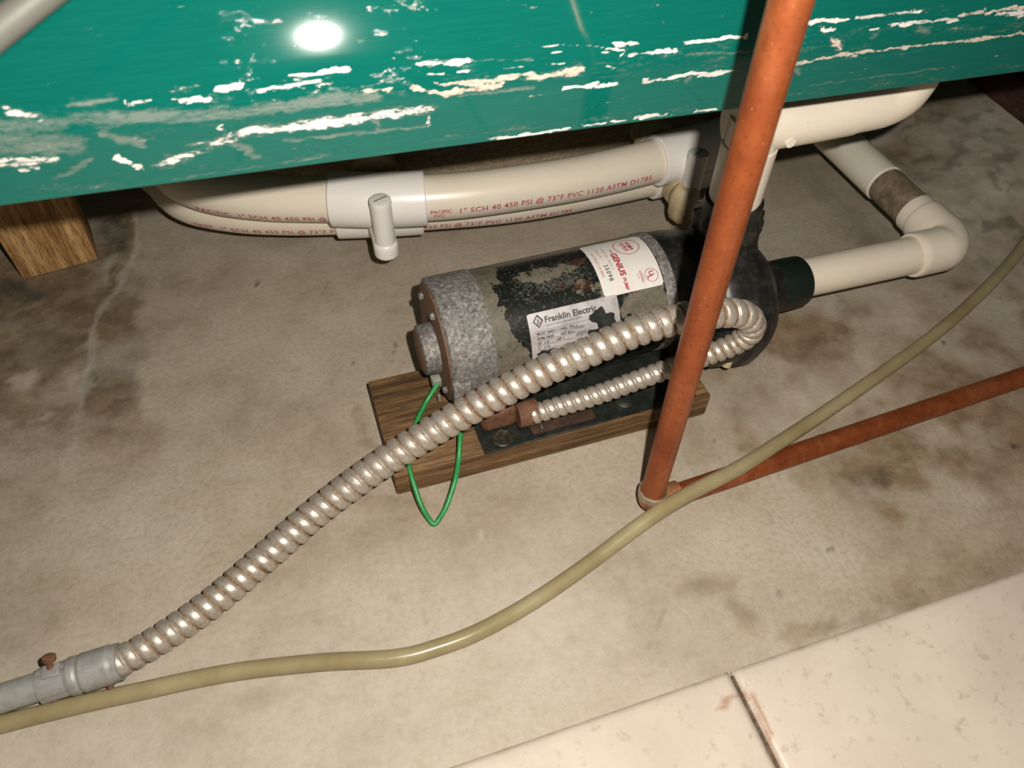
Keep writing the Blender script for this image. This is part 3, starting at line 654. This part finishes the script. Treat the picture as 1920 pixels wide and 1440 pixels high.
# motor shell with wear mask
sA = np.linspace(0.05, 0.272, 150); tA = np.linspace(0, 2*pi, 241)
S, T = np.meshgrid(sA, tA); TD = np.degrees(T)
TD = np.where(TD > 230, TD-360, TD)
mk = np.zeros(S.shape+(3,))
def blob(s, td, rs, rt): return np.clip(1.4-np.hypot((S-s)/rs, (TD-td)/rt), 0, 1)
nz = fbm(S*60, TD*0.07, 2)-0.5
mk[..., 0] = np.clip((0.078+0.014*np.clip((40-TD)/30, 0, 1)+nz*0.03-S)/0.006, 0, 1)*0.9
mk[..., 0] = np.maximum(mk[..., 0], 0.62*blob(.19, 50, .012, 16))
mk[..., 0] = np.maximum(mk[..., 0], 0.9*blob(.235, 38, .04, 16))
mk[..., 0] = np.maximum(mk[..., 0], 0.60*blob(.135, 88, .05, 14)); mk[..., 0] = np.maximum(mk[..., 0], 0.55*blob(.172, 62, .02, 16))
mk[..., 2] = np.maximum(0.55*blob(.14, 80, .055, 22), 0.4*blob(.10, 75, .03, 22))
mk[..., 2] = np.maximum(mk[..., 2], 0.25)
for (a, b, c, d) in ((.165, 66, .016, 9), (.172, 92, .014, 8), (.142, 70, .007, 5)): mk[..., 1] = np.maximum(mk[..., 1], 0.75*blob(a, b, c, d))
mk[..., 1] = np.maximum(mk[..., 1], 0.45*blob(.235, 40, .02, 12))
shell = grid_mesh('motor_shell', S, -R0*np.cos(T), ZC+R0*np.sin(T), ENAMEL, pump, mk)
lathe_obj('end_bell', [(0.0, .060), (0.0, .0705), (.0025, .0735), (.048, .0738), (.052, .0728), (.0525, .070)], BELL, pump, 'x', 96, (0, 0, ZC))
lathe_obj('end_face', [(-.0022, .001), (-.0022, .060), (-.0012, .0672), (.001, .068)], RUSTFACE, pump, 'x', 72, (0, 0, ZC))
cap = lathe_obj('rear_cap', [(-.021, .001), (-.021, .026), (-.019, .0295), (-.001, .0305)], BELL, pump, 'x', 40, (0, -.004, ZC-.006))
lathe_obj('cap_face', [(-.0218, .001), (-.0218, .024), (-.0208, .0265)], RUSTFACE, cap, 'x', 40, (0, -.004, ZC-.006))
lathe_obj('cap_screw_hole', [(-.0015, .0028), (.0008, .0028), (.0008, .0005)], INK, cap, 'z', 16, (-.010, -.0245, ZC+.0125))
for (dy, dz) in ((-.012, .052), (.040, .036), (-.05, -.03), (.03, -.05)):
    lathe_obj('through_bolt', [(-.007, .001), (-.007, .003), (-.0055, .0042), (-.002, .0042)], BELL, pump, 'x', 10, (0, dy, ZC+dz))
bm_obj('bell_ear', box_bm(-.001, .02, -.0785, -.066, ZC-.028, ZC+.004, .003), BELL, pump)
lug = bm_obj('ground_lug', box_bm(-.013, -.001, -.026, -.012, .021, .034, .002), LUGM, pump)
lathe_obj('lug_screw', [(.012, .0022), (.021, .0022)], LUGM, lug, 'z', 12, (-.008, -.034, -.004))
lathe_obj('shell_band', [(.2615, R0-.004), (.2615, R0+.0009), (.2635, R0+.0015), (.2745, R0+.0015), (.276, R0-.004)], BELL, pump, 'x', 72, (0, 0, ZC))
lathe_obj('motor_adapter', [(.274, .05), (.274, .070), (.279, .0715), (.30, .0705), (.325, .066), (.345, .060), (.36, .045)], VOLUTE, pump, 'x', 56, (0, 0, ZC), wob=lambda a, t: 0.012*sin(5*t+1)+0.008*sin(9*t))
VY, VZ = -.02, .050
vol = lathe_obj('volute', [(.318, .03), (.322, .062), (.330, .076), (.340, .0815), (.352, .083), (.366, .0835), (.369, .0875), (.382, .0880), (.386, .0845), (.394, .0815), (.405, .072), (.414, .060), (.422, .045), (.430, .036), (.446, .034), (.446, .02)], VOLUTE, pump, 'x', 72, (0, VY, VZ), 50, wob=lambda a, t: 0.010*sin(6*t+0.6))
for k in range(6):
    t = 2*pi*k/6+0.35
    lathe_obj('volute_bolt', [(.386, .006), (.392, .006), (.3935, .0045), (.3935, .0005)], STEELK, vol, 'x', 10, (0, VY-.0775*cos(t), VZ+.0775*sin(t)))
neck = lathe_obj('discharge_neck', [(.085, .05), (.115, .0475), (.135, .041), (.150, .0375), (.156, .041), (.172, .0405), (.178, .0345), (.1945, .0335), (.1945, .028)], VOLUTE, pump, 'z', 48, (.360, -.002, 0), 50, wob=lambda a, t: (0.05*sin(5*t+2)+0.04*sin(11*t+a*90)) if a < .175 else 0.0)
lathe_obj('suction_union', [(.438, .029), (.438, .0325), (.441, .0338), (.470, .0338), (.486, .0328), (.488, .031), (.488, .026)], COLLAR, pump, 'x', 56, (0, VY, VZ))
lathe_obj('drain_plug', [(-.004, .0065), (.004, .0065), (.006, .005), (.006, .0005)], TANJET, pump, 'z', 14, (.352, VY-.068, VZ-.042))
# feet, plate and wiring box
plate = bm_obj('base_plate', box_bm(.020, .292, -.1215, .05, 0.0, .0032, .0008, 1), STEELK, pump)
bm_obj('motor_saddle', box_bm(.07, .25, -.045, .045, .003, .018, .004), STEELK, pump)
lathe_obj('plate_bolt', [(.003, .0125), (.0042, .0125), (.005, .0115), (.0052, .0105), (.0044, .009), (.0044, .001)], BOLTD, plate, 'z', 24, (.046, -.107, 0))
lathe_obj('plate_bolt', [(.003, .0128), (.0042, .0128), (.0055, .0105), (.0062, .0095), (.0075, .006), (.0078, .001)], STEELK, plate, 'z', 24, (.205, -.100, 0))
fit = bm_obj('wiring_box', box_bm(.026, .070, -.096, -.056, .003, .038, .008, 3), RUSTY, pump)
lathe_obj('box_nipple', [(.066, .010), (.066, .0145), (.080, .0155), (.090, .0155), (.0905, .012)], RUSTY, fit, 'x', 24, (0, -.0995, .0275))
bm_obj('rusted_cleat', box_bm(.080, .160, -.1165, -.082, .003, .0085, .002), DKRUST, pump)
bm_obj('cleat_screw', box_bm(.092, .0945, -.1135, -.1060, .0083, .0105, .0006, 1), BOLTM, pump)

# white sticker
def on_cyl(vf, f, mat, name, parent, off):
    V = [cylpt(*f(v[0], v[1]), R0+off) for v in vf[0]]
    o = mesh_obj(name, V, vf[1], mat, parent, True); return o
def patch(s0, s1, d0, d1, off, mat, name, parent, corner=0.004, n=40):
    """curved rectangle with rounded corners lying on the motor shell"""
    h = radians(d1-d0)*R0; w = s1-s0; V = []; F = []
    us = np.linspace(0, w, n); rows = []
    for u in us:
        dd = min(u, w-u); c = corner-sqrt(max(0, corner**2-(corner-dd)**2)) if dd < corner else 0
        for k in range(n):
            v = c+(h-2*c)*k/(n-1); V.append(cylpt(s0+u, radians(d0)+v/R0, R0+off))
    for i in range(n-1):
        for k in range(n-1): F.append((i*n+k, (i+1)*n+k, (i+1)*n+k+1, i*n+k+1))
    return mesh_obj(name, V, F, mat, parent)
st = patch(.186, .2605, 50, 116, .00035, STICKER, 'sticker', pump)
ST = lambda u, v: (.186+v, radians(116)-u/R0)          # u runs down the sticker, v towards the pump end
def tm(body, size, u, v, fat=0.0, space=1.0): return move(text_mesh(body, size, fat, 'LEFT', space), u, v)
red = join([tm('GENIUS', .0098, .0290, .0265, .00040, 1.0), tm('PUMP', .0058, .0655, .0275, .0002, 1.0), tm('THE', .0036, .0210, .0280, .0001),
            ringstroke(.0215, .0505, .0150, .0009), ringstroke(.0690, .0625, .0078, .0006),
            tm('U', .0085, .0637, .0600, .0002), tm('L', .0085, .0690, .0570, .0002), tm('LISTED', .0044, .0615, .0490, .0001, 1.05), tm('PUMP', .0024, .0650, .0455),
            tm('MODEL NO.', .0034, .0165, .0200), tm('SERIAL NO.', .0034, .0165, .0128), tm('SUN VALLEY, CA 90352', .0036, .0215, .0052, .00005, 1.05),
            polystroke([(.0600-.038+.012*cos(t)*0.9*(1-.04*k), .0515+.0035*sin(t*2.3)+.0018*sin(t*7)) for k, t in enumerate(np.linspace(-1.0, 4.0, 40))], .0008),
            polystroke([(.012+.019*k/40, .0475+.0030*sin(k*0.9)) for k in range(41)], .0008),
            polystroke([(.0125+.018*k/40, .0545+.0026*sin(k*1.1+1)) for k in range(41)], .0008)])
on_cyl(red, ST, MAROON, 'red_print', st, .0006)
blk = join([tm('S5098', .0072, .0445, .0118, .0001, 1.25), tm('100A-1', .0050, .0370, .0190, -.0001, 1.1)])
on_cyl(blk, ST, INK, 'stamped_number', st, .0006)
# silver nameplate
npl = patch(.0925, .2005, -6, 51, .0005, PLATE, 'nameplate', pump, .0012)
NP = lambda u, v: (.0925+u, radians(-6)+v/R0)
H = radians(57)*R0
L = [tm('Franklin Electric', .0096, .0190, H-.0126, .00022, 1.0), tm('BLUFFTON, INDIANA 46714', .0032, .0200, H-.0172, 0, 1.1)]
dm = lambda r, wd: polystroke([(.0115, H-.0095+r), (.0115+r*.8, H-.0095), (.0115, H-.0095-r), (.0115-r*.8, H-.0095), (.0115, H-.0095+r), (.0115+r*.8, H-.0095)], wd)
L += [dm(.0065, .0018), polystroke([(.0105, H-.0135), (.0115, H-.0060), (.0130, H-.0120)], .0010)]
for k in range(7): L.append(polystroke([(.006, H-.0205-.0056*k), (.070, H-.0205-.0056*k)], .00035))
L.append(polystroke([(.006, H-.0205), (.006, H-.0541)], .00035)); L.append(polystroke([(.070, H-.0205), (.070, H-.0541)], .00035))
for k, tx in enumerate(['MOD 4403111402  PH 1', 'RPM 3450      HZ 60', 'SF  1.0       HP 1', 'V   115']):
    L.append(tm(tx, .0045, .0075, H-.0250-.0056*k, .00012, 1.05))
on_cyl(join(L), NP, INK, 'plate_print', npl, .0008)
def flake(cx, cy, rx, ry, seed):
    rnd = random.Random(seed); n = 28; V = [(cx, cy, 0)]
    for k in range(n):
        t = 2*pi*k/n; q = 1+0.28*sin(2*t+seed)+0.18*sin(5*t+seed*2)+rnd.uniform(-.1, .1)
        V.append((cx+rx*q*cos(t), cy+ry*q*sin(t), 0))
    return V, [(0, k+1, (k+1) % n+1) for k in range(n)]
for fk in ((.088, H-.024, .0135, .0125, 3), (.018, H-.047, .010, .004, 8), (.075, H-.041, .011, .007, 11)):
    on_cyl(flake(*fk), NP, STEELK, 'worn_patch', npl, .0011)
GSM = mat_plain('grey_smudge', (0.2, 0.18, 0.18), 0.5)
for fk in ((.048, H-.030, .004, .0016, 12), (.060, H-.034, .006, .003, 14), (.056, H-.026, .007, .002, 15)):
    on_cyl(flake(*fk), NP, GSM, 'smudge', npl, .0010)

# wood block below
blk = bm_obj('wood_block', box_bm(0, .396, 0, .147, 0, .0378, .0025), BLOCKW, None)
blk.location = (.026, .478, .0006); blk.rotation_euler = (0, 0, radians(1.7))
tag(blk, 'short brown grained plank bolted flat under the pump', 'wood block')

# ================================================================== pipes at the pump
suc = thing('suction_pipe', (.72, .606, 0), 'cream plastic pipe leaving the pump and turning back at an elbow', 'pipe')
SU = Tube([(.585, .6035, .0905), (.70, .606, .089), (.80, .6085, .088), (.812, .609, .088)], .01, True)
SU.build('pipe_run', .0258, PVC, suc, 40)
eR = .026
EL = Tube([(.770, .608, .088), (.812, .609, .088)]+[(.812+eR*sin(a), .609+eR-eR*cos(a), .087) for a in np.radians([15, 30, 45, 60, 75, 90])]+[(.838, .676, .086)], .004, True)
sEnd = EL.s[-1]
EL.build('elbow', lambda s, t: .0312 if (.0015 < s < sEnd-.0015) else .0298, PVC, suc, 40)
S2 = Tube([(.838, .660, .086), (.836, .80, .085), (.834, .95, .084), (.832, 1.2, .083)], .006, True)
S2.build('return_run', .0262, PVCG, suc, 40)
ring_obj('coupling', S2, .105, .26, .0285, PVCG, suc)
ring_obj('elbow_socket', S2, .004, .034, .0290, PVC, suc)
ring_obj('dirty_band', S2, .034, .1045, .0266, mat_mottle('dirty_glue', [(0.09, 0.065, 0.04), (0.2, 0.155, 0.1), (0.34, 0.28, 0.19)], 60, 0.6, 0, 0.2), suc)

dis = thing('discharge_pipe', (.465, .617, .232), 'wide cream plastic riser and elbow rising from the pump under the tub edge', 'pipe')
DX, DY = .4645, .6155
DV = Tube([(DX+.001, DY, .200), (DX, DY, .26), (DX-.001, DY, .334)], .01)
DV.build('riser', .0285, PVC, dis, 40)
DH = Tube([(DX-.026, DY, .327), (.52, DY, .328), (.575, DY, .330)], .008, True)
DH.build('tee_arm', .0300, PVC, dis, 40)
DE = Tube([(.540, DY, .329), (.600, DY, .331), (.617, DY, .333), (.632, DY, .340), (.641, DY+.002, .352), (.645, DY+.004, .368), (.645, DY+.005, .44)], .005, False)
DE.build('end_elbow', .0288, PVC, dis, 40, s0=.02)
ring_obj('riser_collar', DV, .035, .105, .0300, PVC, dis)
lathe_obj('mould_mark', [(-.001, .0055), (.0012, .0055), (.0016, .0045), (.0016, .0005)], PVC, dis, 'y', 16, (DX+.026, DY-.0298, .318))

# ================================================================== copper water pipe
cop = thing('copper_pipe', (.296, .381, 0), 'orange copper pipe standing upright with an elbow and a run along the floor', 'pipe')
CV = Tube([(.2955, .381, .040), (.291, .381, .30), (.286, .381, .56), (.276, .381, 1.15)], .02)
CV.build('riser', .0131, COPPER, cop, 32)
CE = Tube([(.2957, .381, .046), (.2958, .381, .034)]+[(.2958+.016*(1-cos(a)), .381+.0012*a, .034-.0175*sin(a)) for a in np.radians([20, 40, 60, 80, 90])]+[(.332, .3835, .0165)], .002)
CE.build('elbow', .0155, mat_mottle('tarnished_copper', [(0.22, 0.10, 0.045), (0.42, 0.17, 0.075), (0.55, 0.26, 0.13)], 60, 0.45, 0.5, 0.15), cop, 32)
ring_obj('solder_ring', CE, 0.0, .011, .0162, SOLDER, cop, 32, .0008)
CH = Tube([(.318, .3825, .0150), (.50, .3975, .0140), (.85, .4255, .0135), (1.5, .477, .0135)], .02, True)
CH.build('floor_run', .0127, COPPER, cop, 32)

# ================================================================== conduit
con = thing('flexible_conduit', (-.267, .355, 0), 'ribbed silver flexible metal conduit looping in front of the pump', 'conduit')
FP = [(-.268, .354, .0205, .0152), (-.227, .368, .0205, .0154), (-.175, .392, .0225, .0160), (-.119, .425, .028, .0165), (-.058, .457, .042, .0170), (.006, .475, .067, .0172), (.068, .486, .092, .0173), (.128, .490, .120, .0173), (.188, .492, .145, .0172), (.246, .492, .165, .0171), (.303, .492, .183, .0170), (.356, .489, .192, .0168), (.391, .486, .191, .0165), (.419, .485, .183, .0160), (.436, .484, .166, .0152), (.438, .485, .147, .0142), (.423, .488, .130, .0132), (.387, .491, .116, .0124), (.350, .494, .104, .0120), (.270, .498, .080, .0120), (.205, .500, .069, .0120), (.189, .500, .0665, .0118)]
FT = Tube(FP, .00105)
rad_s = FT.P[:, 3]
pitch_s = np.interp(rad_s, [.0120, .0132, .0155, .0172], [.0106, .0098, .0128, .0142])
ph_s = np.concatenate([[0], np.cumsum(np.diff(FT.s)/((pitch_s[1:]+pitch_s[:-1])/2))])
def rib(s, t):
    f = (np.interp(s, FT.s, ph_s)+t/(2*pi)) % 1.0
    return f
def frad(s, t):
    f = rib(s, t); R_ = np.interp(s, FT.s, rad_s)
    g = min(1.0, max(0.0, (f-0.09)/0.82)); h = sqrt(max(0.0, 1-abs(2*g-1)**3.0))
    return R_*(0.835+0.165*h)
def fwear(s, t):
    f = rib(s, t); return float(min(1.0, 0.18+1.1*abs(2*f-1)**5)*(1.0 if np.interp(s, FT.s, rad_s) > .0125 else 0.35))
FT.build('flexible_hose', frad, FLEX, con, 36, attr=fwear)
CT = Tube([(-.60, .344, .0205), (-.40, .349, .0205), (-.325, .3525, .0205)], .02, True)
CT.build('rigid_conduit', .0138, EMT, con, 32)
KT = Tube([(-.331, .3520, .0205), (-.30, .3535, .0207), (-.262, .3555, .021)], .002, True)
def krad(s, t):
    if s < .026: return .0168*(1-0.05*(1 if sin(8*t) > .55 else 0))
    if s < .034: return .0183
    if s < .0365: return .0165
    if s < .062: return .0186
    return .0178
kb = KT.build('connector', krad, DIECAST, con, 48)
sc1 = lathe_obj('clamp_screw', [(-.014, .0028), (.008, .0028), (.0085, .0058), (.0125, .0060), (.0135, .0045), (.0135, .0005)], RUSTY, con, 'z', 14, (0, 0, 0))
sc1.matrix_parent_inverse = Matrix.Identity(4); sc1.location = Vector((-.317, .3585, .0385))-Vector(con.location); sc1.rotation_euler = (radians(-28), radians(14), 0)
bm_obj('screw_boss', box_bm(-.325, -.309, .3495, .3625, .030, .0395, .002), DIECAST, con)
for x in (-.322, -.273): lathe_obj('clamp_nub', [(-.0205, .001), (-.0205, .003), (-.013, .003)], RUSTY, con, 'y', 10, (x, .353, .014))

# ================================================================== wire, hose, rod
WT = Tube([(.099, .574, .066), (.083, .563, .053), (.068, .545, .047), (.052, .520, .0425), (.045, .490, .042), (.046, .463, .030), (.049, .444, .018), (.0545, .432, .0075), (.058, .4275, .0045), (.064, .431, .006), (.076, .441, .015), (.092, .463, .030), (.100, .477, .050), (.108, .500, .062), (.116, .525, .064)], .003)
gw = WT.build('ground_wire', .0029, WIREG, None, 14)
tag(gw, 'thin green insulated wire hanging in a loop off the wood block', 'wire')
HT = Tube([(-.62, .330, .0095), (-.395, .331, .0095), (-.315, .330, .0095), (-.254, .327, .0095), (-.167, .321, .0095), (-.083, .307, .0095), (-.013, .291, .0095), (.030, .2895, .0095), (.075, .294, .0095), (.136, .309, .0095), (.203, .331, .013), (.262, .350, .026), (.304, .361, .0365), (.341, .370, .0395), (.400, .384, .0375), (.459, .403, .034), (.601, .451, .031), (.765, .511, .029), (.899, .571, .028), (1.021, .636, .032), (1.17, .728, .066), (1.27, .80, .093)], .006, True)
hz = HT.build('vinyl_hose', .0085, HOSE, None, 20)
tag(hz, 'thin yellowed clear vinyl hose snaking across the floor over the copper pipe', 'hose')
RT_ = Tube([(-0.1461, 0.3538, 0.5824), (-0.1308, 0.3639, 0.5882), (-0.1141, 0.3807, 0.593), (-0.0922, 0.3987, 0.6003), (-0.0588, 0.4255, 0.6112)], .01)
rod = RT_.build('grey_rod', .0072, RODM, None, 20)
tag(rod, 'blurred pale grey rod across the top left corner in front of the tub', 'rod')
